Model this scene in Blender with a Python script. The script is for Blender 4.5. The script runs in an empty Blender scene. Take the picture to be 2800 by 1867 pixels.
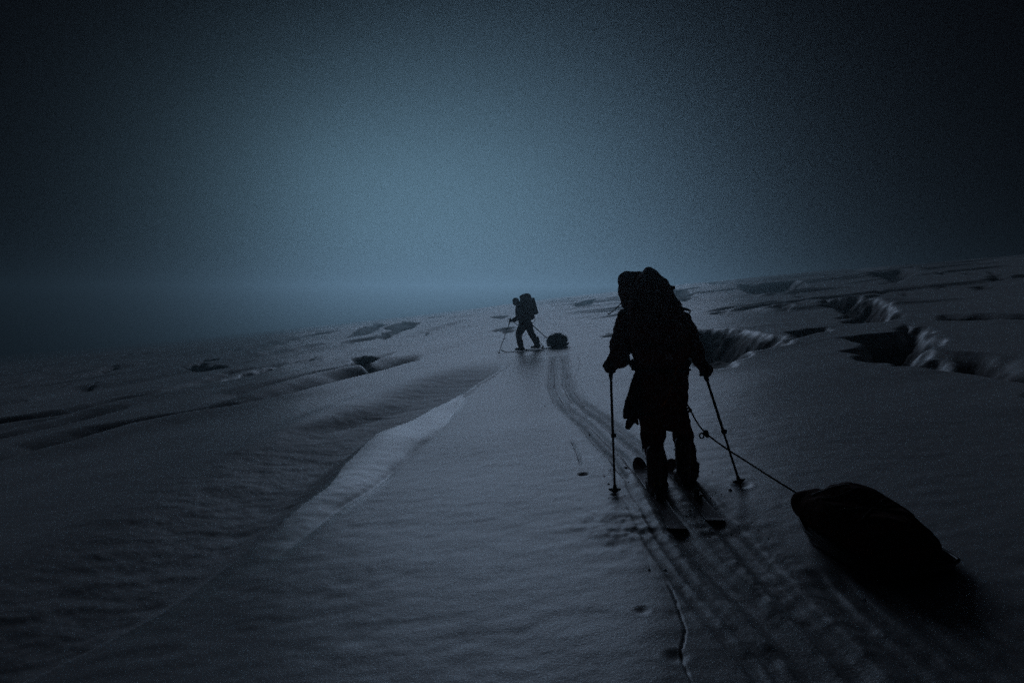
import bpy, bmesh, math, random
import numpy as np
from mathutils import Vector, Matrix, Quaternion

random.seed(7); np.random.seed(7)
S = bpy.context.scene
COL = S.collection
R = math.radians

# ------------------------------------------------------------------ camera
FPX = 1568.0                    # focal length in the 2352-px wide measuring frame
PITCH = math.atan(88 / FPX)     # camera looks slightly down
EYE = 1.6                       # eye height over the snow
SL = 0.1138                     # cross slope of the glacier (rises to the right)
cam_d = bpy.data.cameras.new('camera'); cam = bpy.data.objects.new('camera', cam_d); COL.objects.link(cam)
cam_d.sensor_width = 36; cam_d.lens = 24; cam_d.clip_start = 0.05; cam_d.clip_end = 6000
cam.location = (0, 0, EYE); cam.rotation_euler = (R(90) - PITCH, 0, 0)
S.camera = cam

# ------------------------------------------------------------------ sky and sun
SUN_AZ, SUN_EL = R(-1.0), R(6.0)           # the sun hides in the fog ahead, a little left
sdir = Vector((math.sin(SUN_AZ) * math.cos(SUN_EL), math.cos(SUN_AZ) * math.cos(SUN_EL), math.sin(SUN_EL)))
W = bpy.data.worlds.new('World'); S.world = W; W.use_nodes = True
nt = W.node_tree; nt.nodes.clear(); N = nt.nodes.new; L = nt.links.new
def wmath(op, a, b=None):
    n = N('ShaderNodeMath'); n.operation = op
    for i, v in enumerate((a, b)):
        if v is None: continue
        if isinstance(v, (int, float)): n.inputs[i].default_value = v
        else: L(v, n.inputs[i])
    return n.outputs[0]
out = N('ShaderNodeOutputWorld')
sky = N('ShaderNodeTexSky'); sky.sky_type = 'NISHITA'; sky.sun_disc = False
sky.sun_elevation = SUN_EL; sky.sun_rotation = SUN_AZ; sky.dust_density = 2.0; sky.ozone_density = 4.0
bg0 = N('ShaderNodeBackground'); bg0.inputs['Strength'].default_value = 0.0001
L(sky.outputs[0], bg0.inputs['Color'])
# fog aureole round the hidden sun
tc = N('ShaderNodeTexCoord'); sx = N('ShaderNodeSeparateXYZ'); L(tc.outputs['Generated'], sx.inputs[0])
GLOW_AZ, GLOW_EL = R(-7.5), R(7.5)       # thickest light in the fog lies just left of the sun
daz = wmath('SUBTRACT', wmath('ARCTAN2', sx.outputs[0], sx.outputs[1]), GLOW_AZ)
de = wmath('SUBTRACT', wmath('ARCSINE', sx.outputs[2]), GLOW_EL)
def lobe(sa, se):
    a_, e_ = wmath('DIVIDE', daz, R(sa)), wmath('DIVIDE', de, R(se))
    return wmath('EXPONENT', wmath('MULTIPLY', wmath('ADD', wmath('MULTIPLY', a_, a_), wmath('MULTIPLY', e_, e_)), -1.0))
mn = N('ShaderNodeTexNoise'); mn.inputs['Scale'].default_value = 3.2; mn.inputs['Detail'].default_value = 5; mn.inputs['Roughness'].default_value = .55
L(tc.outputs['Generated'], mn.inputs['Vector'])
mist = wmath('ADD', wmath('MULTIPLY', mn.outputs[0], .5), .75)      # fog is never quite even
def glow(col, strength, sa, se):
    b = N('ShaderNodeBackground'); b.inputs['Color'].default_value = (*col, 1)
    L(wmath('MULTIPLY', wmath('MULTIPLY', lobe(sa, se), mist), strength), b.inputs['Strength']); return b
def addsh(a, b):
    n = N('ShaderNodeAddShader'); L(a.outputs[0], n.inputs[0]); L(b.outputs[0], n.inputs[1]); return n
g1 = glow((0.40, 0.80, 1.06), 0.148, 14.5, 10.3)
g2 = glow((0.78, 0.68, 1.0), 0.0022, 75, 60)
L(addsh(addsh(g1, g2), bg0).outputs[0], out.inputs[0])

sun_d = bpy.data.lights.new('sun', 'SUN'); sun = bpy.data.objects.new('sun', sun_d); COL.objects.link(sun)
sun_d.energy = 0.50; sun_d.angle = R(36); sun_d.color = (0.565, 0.725, 1.0)
sun.rotation_euler = (-sdir).to_track_quat('-Z', 'Y').to_euler()
sun.location = sdir * 60

vs = S.view_settings; S.display_settings.display_device = 'sRGB'
vs.view_transform = 'Standard'; vs.look = 'None'; vs.exposure = -0.15; vs.gamma = 1; vs.use_curve_mapping = False
S.cycles.use_denoising = False
S.cycles.max_bounces = 6; S.cycles.diffuse_bounces = 3; S.cycles.glossy_bounces = 2
S.cycles.volume_bounces = 0; S.cycles.sample_clamp_indirect = 1

# ------------------------------------------------------------------ measuring helpers
cp, sp_ = math.cos(PITCH), math.sin(PITCH)
def ray(px, py):
    a, b = (px - 1176) / FPX, (784 - py) / FPX
    return a, cp + b * sp_, -sp_ + b * cp
def G(px, py):                      # photo point -> point on the mean snow plane
    dx, dy, dz = ray(px, py); t = EYE / max(SL * dx - dz, 1e-4); return (t * dx, t * dy)
def P(px, py, Y):                   # photo point -> world point at distance Y
    dx, dy, dz = ray(px, py); t = Y / dy; return Vector((t * dx, Y, EYE + t * dz))

# ------------------------------------------------------------------ noise
def _h(ix, iy, seed):
    n = (ix.astype(np.int64) * 374761393 + iy.astype(np.int64) * 668265263 + seed * 974634777) & 0x7fffffff
    n = ((n ^ (n >> 13)) * 1274126177) & 0x7fffffff
    return ((n ^ (n >> 16)) & 0xffff) / 65535.0
def vnoise(x, y, seed=0):
    ix, iy = np.floor(x), np.floor(y); fx, fy = x - ix, y - iy
    u, v = fx * fx * fx * (fx * (fx * 6 - 15) + 10), fy * fy * fy * (fy * (fy * 6 - 15) + 10)
    a, b = _h(ix, iy, seed), _h(ix + 1, iy, seed); c, d = _h(ix, iy + 1, seed), _h(ix + 1, iy + 1, seed)
    return (a + (b - a) * u + (c - a) * v + (a - b - c + d) * u * v) * 2 - 1
def fbm(x, y, oct=4, seed=0, gain=0.5):
    s = 0; a = 1
    for k in range(oct):
        c_, s_ = math.cos(.6 * k), math.sin(.6 * k)
        s = s + a * vnoise((x * c_ - y * s_) * 2 ** k + 17.3 * k, (x * s_ + y * c_) * 2 ** k - 9.1 * k, seed + k); a *= gain
    return s
def sst(e0, e1, x):
    t = np.clip((x - e0) / (e1 - e0), 0, 1); return t * t * (3 - 2 * t)

# ------------------------------------------------------------------ the glacier: features measured on the photograph
def line(pts): 
    g = sorted([G(*p) for p in pts], key=lambda q: q[1]); return np.array([q[0] for q in g]), np.array([q[1] for q in g])
# lips: long snow edges with a hollow on their left side (points, width of hollow, depth, width of the drop)
LIPS = [
 ([(60,1600),(300,1482),(470,1392),(640,1277),(717,1219),(787,1162),(855,1120),(896,1088),(922,1064),(967,1020),(1015,988),(1051,937),(1067,912),(1110,880),(1172,838)], 2.6, .26, .95),
 ([(-420,1230),(-200,1145),(0,1075),(150,1030),(300,985),(430,956),(560,930),(680,905),(760,884),(880,852),(960,828)], 2.2, .85, .35),
 ([(-80,1025),(0,1008),(100,985),(202,962)], 1.2, .28, .25),
 ([(-300,1030),(-60,985),(0,974),(187,945),(337,917),(442,893),(600,861),(682,838),(760,818)], 2.3, .75, .35),
 ([(-40,948),(0,940),(161,904),(243,878)], 1.9, .6, .35),
 ([(360,905),(480,872),(560,850),(640,836)], 1.2, .26, .25),
 ([(600,890),(700,868),(790,849),(850,838),(900,822)], 1.3, .26, .25),
 ([(380,850),(450,838),(530,826)], 3.2, .28, .7),
 ([(800,975),(900,940),(980,915)], 1.2, .05, .4),
]
LIPS = [(line(p), w, d, e) for p, w, d, e in LIPS]
# dents and pits: outlines in the photograph (near rim then far rim), depth, wall width, roughness of the walls
PITS = [
 ([(812,838),(835,844),(850,838),(868,826),(830,824),(806,830)], .55, .35, .1),
 ([(864,778),(884,781),(905,772),(880,766)], .5, .6, .1),
 ([(880,762),(925,766),(962,752),(925,750)], .5, .8, .1),
 ([(830,762),(870,757),(905,748),(860,750)], .4, .8, .1),
 ([(990,742),(1010,741),(1030,735),(1005,734)], .6, 1.2, .1),
 ([(1128,763),(1160,768),(1182,764),(1186,752),(1150,756)], .22, .8, .05),
 ([(1120,742),(1150,744),(1172,738),(1150,734)], .3, .8, .1),
 ([(1315,714),(1340,716),(1362,709),(1376,698),(1340,703)], .7, .8, .1),
 ([(1240,706),(1290,703),(1320,696),(1270,698)], .6, 1.4, .1),
 ([(1535,690),(1575,694),(1600,682),(1580,678),(1545,682)], .6, .9, .15),
 ([(1385,772),(1410,776),(1420,768),(1400,765)], .2, .4, .1),
 # big crevasse system on the right, from the one behind the near skier outwards
 ([(1580,842),(1640,846),(1682,842),(1697,824),(1740,812),(1720,801),(1600,800),(1575,812)], .42, .30, .12),
 ([(1560,796),(1620,806),(1700,806),(1745,806),(1815,787),(1800,778),(1740,764),(1690,758),(1640,755),(1590,758)], 1.05, .55, .45),
 ([(1815,786),(1840,778),(1868,768),(1910,758),(1890,752),(1840,757),(1812,764)], .8, .5, .2),
 ([(1940,776),(1962,808),(2000,824),(2055,839),(2090,842),(2141,846),(2170,836),(2158,800),(2150,770),(2128,752),(2070,748),(2040,765),(1985,772)], 1.9, .65, .4),
 ([(2120,845),(2141,850),(2226,860),(2300,876),(2380,900),(2460,930),(2480,880),(2400,848),(2300,826),(2200,812),(2160,806)], .85, .6, .15),
 ([(1868,690),(1900,706),(1936,726),(1948,743),(1994,741),(2047,741),(2075,734),(2068,706),(2040,694),(1985,686),(1930,688)], 1.8, .8, .5),
 ([(2050,742),(2075,737),(2100,722),(2080,716),(2062,726)], .7, .6, .2),
 ([(1690,667),(1722,680),(1760,679),(1808,676),(1862,658),(1830,654),(1760,661)], 1.4, .9, .3),
 ([(1990,640),(2040,650),(2060,652),(2095,640),(2120,628),(2080,628),(2030,634)], 1.2, 1.0, .3),
 ([(1890,628),(1960,633),(2040,631),(2035,624),(1950,622)], 1.1, 1.2, .2),
 ([(2010,612),(2050,611),(2060,602),(2030,603)], 1.0, 1.2, .2),
 ([(2260,636),(2280,644),(2325,642),(2322,630),(2290,628)], .9, .7, .3),
 ([(2150,738),(2200,736),(2270,735),(2400,736),(2400,722),(2260,722),(2180,722)], .6, .5, .2),
 ([(1600,664),(1660,668),(1690,658),(1650,656)], .7, 1.0, .2),
 ([(1640,650),(1720,648),(1780,640),(1700,641)], .8, 1.4, .2),
 ([(1770,632),(1830,630),(1870,622),(1800,625)], .8, 1.6, .2),
 ([(2130,600),(2200,596),(2260,586),(2190,588)], .9, 1.4, .2),
]
def C(*q): return [(a * .4643, 336 + b * .4643) for a, b in q]     # finer readings of the left slope
PITS += [(C((870,1092),(960,1108),(1020,1116),(1100,1104),(1190,1082),(1060,1082),(960,1072)), .55, .5, .1),
 (C((1085,1156),(1200,1146),(1290,1122),(1380,1098),(1465,1074),(1340,1086),(1180,1120)), .55, .45, .1),
 (C((330,1230),(430,1206),(470,1190),(550,1160),(470,1166),(400,1186)), .55, .45, .1),
 (C((1890,932),(1960,940),(2085,895),(1980,908)), .5, .8, .1), (C((1700,950),(1820,934),(1940,903),(1820,908)), .45, .8, .1),
 (C((945,1073),(1010,1072),(1115,1047),(1000,1052)), .45, .6, .1), (C((425,1140),(500,1130),(670,1083),(540,1102)), .45, .6, .1),
 (C((700,1250),(820,1226),(960,1190),(1090,1152),(960,1178),(820,1212)), .35, .4, .1), (C((600,1056),(640,1058),(680,1048),(640,1046)), .5, .7, .1)]
rnd = random.Random(23)
for k in range(50):                 # small slits and dents scattered over the far snow
    if k < 44: cx = rnd.uniform(1520, 2440); cy = 830 - .1138 * cx + rnd.uniform(9, 90) ; tl = rnd.uniform(-.16, .02)
    else: cx = rnd.uniform(-60, 1180); cy = 830 - .1138 * cx + rnd.uniform(14, 105); tl = rnd.uniform(-.30, -.12)
    dv = cy - (830 - .1138 * cx); hw = rnd.uniform(7, 26) * (.5 + dv / 90); hh = (1.2 + dv * .055) * rnd.uniform(.5, 1)
    if 1080 < cx < 1330 and dv > 25: continue
    PITS.append(([(cx + hw * u, cy + tl * hw * u + hh * v) for u, v in ((-1, 0), (-.5, .7), (0, 1), (.5, .8), (1, -.2), (.5, -.5), (0, -.8), (-.6, -.5))], rnd.uniform(.15, .4), .3 + .02 * 2500 / max(dv, 10) * .5, .1))
PITS = [(np.array([G(*p) for p in pts]), d, w, r) for pts, d, w, r in PITS]
PITS = [q for q in PITS if np.hypot(*q[0].T).max() < 400]
# tracks: polylines, list of groove offsets, groove half width, depth
def gline(pts): return np.array([G(*p) for p in pts])
TRK = gline([(1500,1092),(1455,1046),(1400,996),(1345,950),(1305,918),(1286,880),(1283,850),(1283,815)])
TRK2 = gline([(1340,960),(1320,900),(1312,866),(1326,838),(1322,812)])
SKL = gline([(1462,1060),(1560,1216),(1640,1300),(1740,1400),(1850,1510),(1960,1640)])
SKR = gline([(1540,1072),(1650,1197),(1720,1270),(1830,1390),(1940,1510),(2060,1640)])
SLD = gline([(1950,1290),(2060,1390),(2180,1480),(2330,1590),(2480,1700)])
CRK = gline([(1522,1322),(1540,1350),(1556,1378),(1568,1410),(1579,1445),(1574,1470),(1568,1490),(1572,1520),(1590,1560),(1600,1590)])
CRK2 = gline([(1308,1008),(1322,1022),(1332,1045),(1338,1072)])
TRACKS = [
 (TRK, (-.20, -.075, .075, .20), .030, .036, .25), (TRK2, (-.10, .10), .04, .02, .3),
 (SKL, (0,), .062, .030, .3), (SKR, (0,), .062, .030, .3),
 (SKL, (.16, .24), .03, .010, .5),
 (SLD, (-.22, -.13, .0, .12, .22), .035, .010, .4),
 (CRK, (0,), .004, .014, 0), (CRK2, (0,), .012, .03, 0),
]
HOLES = [(G(1340,1086), .04, .035), (G(1475,1400), .03, .010), (G(1553,1506), .04, .012), (G(1413,1134), .03, .03), (G(1704,1116), .05, .025), (G(830,800), .2, .25)]

STRIP = np.array([G(*p) for p in [(1067,914),(1051,937),(1015,988),(967,1020),(922,1064),(896,1088),(855,1120),(787,1162),(717,1219),(640,1277),(560,1332),(470,1392),(380,1440),(300,1482),(240,1470),(360,1405),(470,1335),(550,1275),(620,1215),(700,1140),(756,1100),(890,981),(970,947),(1012,922),(1062,902)]])
def poly_sd(x, y, poly):
    d2 = np.full(x.shape, 1e9); ins = np.zeros(x.shape, bool); n = len(poly)
    for i in range(n):
        ax, ay = poly[i]; bx, by = poly[(i + 1) % n]
        ex, ey = bx - ax, by - ay
        t = np.clip(((x - ax) * ex + (y - ay) * ey) / (ex * ex + ey * ey + 1e-12), 0, 1)
        d2 = np.minimum(d2, (x - ax - t * ex) ** 2 + (y - ay - t * ey) ** 2)
        c = ((ay > y) != (by > y)) & (x < (bx - ax) * (y - ay) / (by - ay + 1e-12) + ax)
        ins ^= c
    d = np.sqrt(d2); return np.where(ins, d, -d)
def pl_dist(x, y, pl):              # signed lateral distance to a polyline and distance along it
    best = np.full(x.shape, 1e9); sg = np.zeros(x.shape); al = np.zeros(x.shape); acc = 0
    for (ax, ay), (bx, by) in zip(pl[:-1], pl[1:]):
        ex, ey = bx - ax, by - ay; l = math.hypot(ex, ey)
        t = np.clip(((x - ax) * ex + (y - ay) * ey) / (l * l), 0, 1)
        d = np.hypot(x - ax - t * ex, y - ay - t * ey)
        s = np.sign((x - ax) * ey - (y - ay) * ex)
        m = d < best; best = np.where(m, d, best); sg = np.where(m, s * d, sg); al = np.where(m, acc + t * l, al); acc += l
    return sg, best, al, acc

def terrain(x, y):
    x = np.asarray(x, float); y = np.asarray(y, float)
    r = np.hypot(x, y)
    z = np.where(x < 0, SL * 400 * np.tanh(x / 400), SL * 90 * np.tanh(x / 90))
    z += 0.10 * np.clip(r - 14, 0, 60) / 60 * fbm(x / 23, y / 31, 3, 5) * 6 * sst(10, 60, r) * .5
    z += sst(25, 160, r) * (1.1 + np.clip(x, -40, 90) * .012)          # the far snow bulges up a little
    z += .020 * fbm(x / 2.6, y / 4.5, 3, 11) * sst(2, 9, r) + .005 * fbm(x / .9, y / 1.4, 3, 12)
    smooth = np.zeros_like(x); rough = np.zeros_like(x)
    # sastrugi running with the lips on the left half
    wv = vnoise((x - .22 * y) / 1.15 + .5 * vnoise(x / 5, y / 7, 31), y / 14, 33)
    z += .12 * wv * sst(.5, -4, x) * sst(6, 14, r) * sst(120, 40, r)
    # crevassed belt on the far right: many short scarps
    q = (y * .95 - x * .3) / -4.2 + .9 * fbm(x / 14, y / 9, 3, 41); f = q - np.floor(q)
    belt = sst(14, 26, r) * sst(1.5, 9, x) * sst(.05, .5, vnoise(x / 7, y / 5, 43)) * sst(200, 90, r)
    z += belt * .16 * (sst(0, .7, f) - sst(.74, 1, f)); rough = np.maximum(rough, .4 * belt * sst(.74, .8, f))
    q = (x * .9 + y * .25) / 4.5 + .8 * fbm(x / 11, y / 15, 3, 45); f = q - np.floor(q)
    beltl = sst(22, 36, r) * sst(1, -6, x) * sst(.1, .55, vnoise(x / 6, y / 17, 47)) * sst(220, 90, r)
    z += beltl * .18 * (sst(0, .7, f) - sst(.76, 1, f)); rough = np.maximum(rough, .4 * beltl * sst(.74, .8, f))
    for (lx, ly), w, d, e in LIPS:
        m = (y > ly[0] - 6) & (y < ly[-1] + 8) & (np.abs(x - np.interp(y, ly, lx)) < 8)
        if not m.any(): continue
        xm, ym = x[m], y[m]
        xl = np.interp(ym, ly, lx) + .05 * vnoise(ym * 1.3, ym * 0 + w, 51) * sst(3, 9, ym)
        slope = np.interp(ym, (ly[:-1] + ly[1:]) / 2, np.diff(lx) / np.maximum(np.diff(ly), 1e-3))
        dd = (xl - xm) / np.sqrt(1 + slope ** 2)
        env = sst(ly[0] - 2.2, ly[0] + .8, ym) * sst(ly[-1] + 2.5, ly[-1] - .15 * (ly[-1] - ly[0]), ym)
        ww = w * (1 + .25 * vnoise(ym / 3, ym * 0 + 3.1, 53))
        cr = 0 if w == 2.6 else .10
        fall = np.clip(dd / e, 0, 1) ** 1.25 if w == 2.6 else sst(-.02, e, dd)
        if w == 2.6:                # a smooth bank rises left from a crease, then falls into the rippled hollow
            cw = (1 + .22 * vnoise(ym * .8, ym * 0 + 5.5, 99)) * np.interp(ym, [3, 4.3, 5.4, 6.6, 8.7, 10, 11.5, 12.5], [.18, .24, .32, .50, .68, .50, .22, .08]); hb = (.02 + .10 * cw) * sst(3.6, 6.2, ym)
            u = np.clip(dd / cw, 0, 1); v = dd - cw
            bank = np.where(dd < 0, 0, hb * np.sin(u * math.pi / 2)) - .012 * np.exp(-(dd / .05) ** 2) * sst(4, 7, ym)
            hol = np.where(v > 0, -(hb + .24) * sst(-.12, .55, v) * (1 - sst(.45, 2.4, v)), 0) + np.where(v > 0, -hb * sst(.45, 2.4, v), 0)
            z[m] += env * (bank + hol)
        prof = np.where(dd < 0, cr * np.exp(-(dd / .8) ** 2), -fall * (1 - sst(e * .95, ww, dd)) + cr * np.exp(-(dd / .25) ** 2))
        z[m] += (0 if w == 2.6 else d) * env * prof
        if w == 2.6:
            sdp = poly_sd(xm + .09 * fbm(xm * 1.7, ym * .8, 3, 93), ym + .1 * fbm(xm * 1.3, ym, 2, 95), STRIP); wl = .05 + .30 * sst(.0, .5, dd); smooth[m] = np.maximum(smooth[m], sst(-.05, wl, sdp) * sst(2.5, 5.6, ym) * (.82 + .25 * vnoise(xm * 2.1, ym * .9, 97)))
            rz = env * sst(.02, .25, v) * sst(2.6, 1.2, v)
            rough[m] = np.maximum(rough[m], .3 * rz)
            z[m] += .006 * rz * fbm(xm * 3.0 + ym * .9, ym * 4.6 - xm * 1.2, 4, 57, .6)
        elif w < 2: 
            rz = .5 * env * sst(.1, .4, dd) * sst(w, w * .5, dd)
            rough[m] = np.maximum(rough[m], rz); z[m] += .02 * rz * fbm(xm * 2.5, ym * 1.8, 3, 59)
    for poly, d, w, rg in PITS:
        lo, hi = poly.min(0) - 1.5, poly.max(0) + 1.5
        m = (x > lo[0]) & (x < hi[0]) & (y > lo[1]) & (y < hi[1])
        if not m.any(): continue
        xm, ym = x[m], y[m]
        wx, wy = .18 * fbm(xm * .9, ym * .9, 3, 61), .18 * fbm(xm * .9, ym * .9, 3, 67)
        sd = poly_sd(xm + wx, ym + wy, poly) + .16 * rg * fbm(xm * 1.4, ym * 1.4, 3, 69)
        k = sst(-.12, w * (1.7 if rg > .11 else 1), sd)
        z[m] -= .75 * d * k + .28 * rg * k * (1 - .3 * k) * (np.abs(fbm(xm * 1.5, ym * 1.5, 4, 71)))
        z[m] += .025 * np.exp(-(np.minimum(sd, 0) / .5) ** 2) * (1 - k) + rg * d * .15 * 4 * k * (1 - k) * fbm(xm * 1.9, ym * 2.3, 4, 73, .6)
        rough[m] = np.maximum(rough[m], sst(.03, .25, k) * max(.75, min(1, rg * 2.2)))  # pit walls and hollows also pick up the painted shade tone
    near = r < 30
    xn, yn = x[near], y[near]
    if near.any():
        zn = np.zeros_like(xn); rn = np.zeros_like(xn)
        for pl, offs, hw, dep, berm in TRACKS:
            s, a, al, tot = pl_dist(xn, yn, pl)
            end = sst(0, .25, al) * sst(tot, tot - .3, al)
            wob = .012 * vnoise(al * 2.2, al * 0 + hw * 100, 81)
            for o in offs:
                t = (s - o - wob) / hw
                zn += end * dep * (-np.exp(-t ** 4) + .45 * berm * np.exp(-((np.abs(t) - 1.7) / .6) ** 2) * (.6 + .8 * vnoise(xn * 9, yn * 9, 83)))
            if len(offs) > 3:
                band = sst(abs(offs[0]) + .15, abs(offs[0]), np.abs(s)) * end
                zn -= .015 * band; rn = np.maximum(rn, .08 * band)
        # trampled snow round the near skis and trails
        for pl, wd, am in ((SKL, .5, .005), (SKR, .32, .004), (TRK, .35, .002), (SLD, .45, .006)):
            s, a, al, tot = pl_dist(xn, yn, pl)
            k = sst(wd, wd * .3, a) * sst(0, .8, al) * sst(tot, tot - 1, al) * sst(.05, .11, a)
            zn += am * k * (np.abs(fbm(xn * 7, yn * 7, 4, 85)) - .3) ; rn = np.maximum(rn, .2 * k)
        cx, cy = G(1440, 1205); k = np.exp(-(((xn - cx) / .30) ** 2 + ((yn - cy) / .42) ** 2))
        zn += .02 * k * (np.abs(fbm(xn * 6, yn * 6, 4, 87)) - .12); rn = np.maximum(rn, k * .2)
        for (hx, hy), hr, hd in HOLES:
            q = np.hypot(xn - hx, yn - hy) / hr
            zn += -hd * np.exp(-q ** 2) + .12 * hd * np.exp(-((q - 1.7) / .5) ** 2)
        zn += .002 * fbm(xn * 5, yn * 9, 3, 91) * sst(14, 5, r[near])
        z[near] += zn; rough[near] = np.maximum(rough[near], rn)
    return z, smooth, rough
def H(x, y): return float(terrain(np.array([x]), np.array([y]))[0][0])

# ------------------------------------------------------------------ materials
def mat(name, base, rough=.8, spec=.3, metal=0, var=.25, scale=30, bump=.0, bscale=120, fleck=None, sheen=0):
    m = bpy.data.materials.new(name); m.use_nodes = True; t = m.node_tree; b = t.nodes['Principled BSDF']
    n = t.nodes.new('ShaderNodeTexNoise'); n.inputs['Scale'].default_value = scale; n.inputs['Detail'].default_value = 4
    co = t.nodes.new('ShaderNodeTexCoord'); t.links.new(co.outputs['Object'], n.inputs['Vector'])
    rp = t.nodes.new('ShaderNodeValToRGB')
    rp.color_ramp.elements[0].position = .3; rp.color_ramp.elements[1].position = .72
    rp.color_ramp.elements[0].color = (*[c * (1 - var) for c in base], 1); rp.color_ramp.elements[1].color = (*[min(1, c * (1 + var)) for c in base], 1)
    t.links.new(n.outputs[0], rp.inputs[0]); colour = rp.outputs[0]
    if fleck:                       # snow stuck to the cloth
        f = t.nodes.new('ShaderNodeTexNoise'); f.inputs['Scale'].default_value = fleck[0]; f.inputs['Detail'].default_value = 6; f.inputs['Roughness'].default_value = .7
        t.links.new(co.outputs['Object'], f.inputs['Vector'])
        r2 = t.nodes.new('ShaderNodeValToRGB'); r2.color_ramp.elements[0].position = fleck[1]; r2.color_ramp.elements[1].position = fleck[1] + .03
        t.links.new(f.outputs[0], r2.inputs[0])
        mx = t.nodes.new('ShaderNodeMix'); mx.data_type = 'RGBA'; t.links.new(r2.outputs[0], mx.inputs[0])
        t.links.new(colour, mx.inputs[6]); mx.inputs[7].default_value = (.62, .62, .66, 1); colour = mx.outputs[2]
    t.links.new(colour, b.inputs['Base Color'])
    b.inputs['Roughness'].default_value = rough; b.inputs['Specular IOR Level'].default_value = spec; b.inputs['Metallic'].default_value = metal
    if bump:
        w = t.nodes.new('ShaderNodeTexNoise'); w.inputs['Scale'].default_value = bscale; w.inputs['Detail'].default_value = 5
        t.links.new(co.outputs['Object'], w.inputs['Vector'])
        bp = t.nodes.new('ShaderNodeBump'); bp.inputs['Strength'].default_value = bump; bp.inputs['Distance'].default_value = .01
        t.links.new(w.outputs[0], bp.inputs['Height']); t.links.new(bp.outputs[0], b.inputs['Normal'])
    return m

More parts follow.
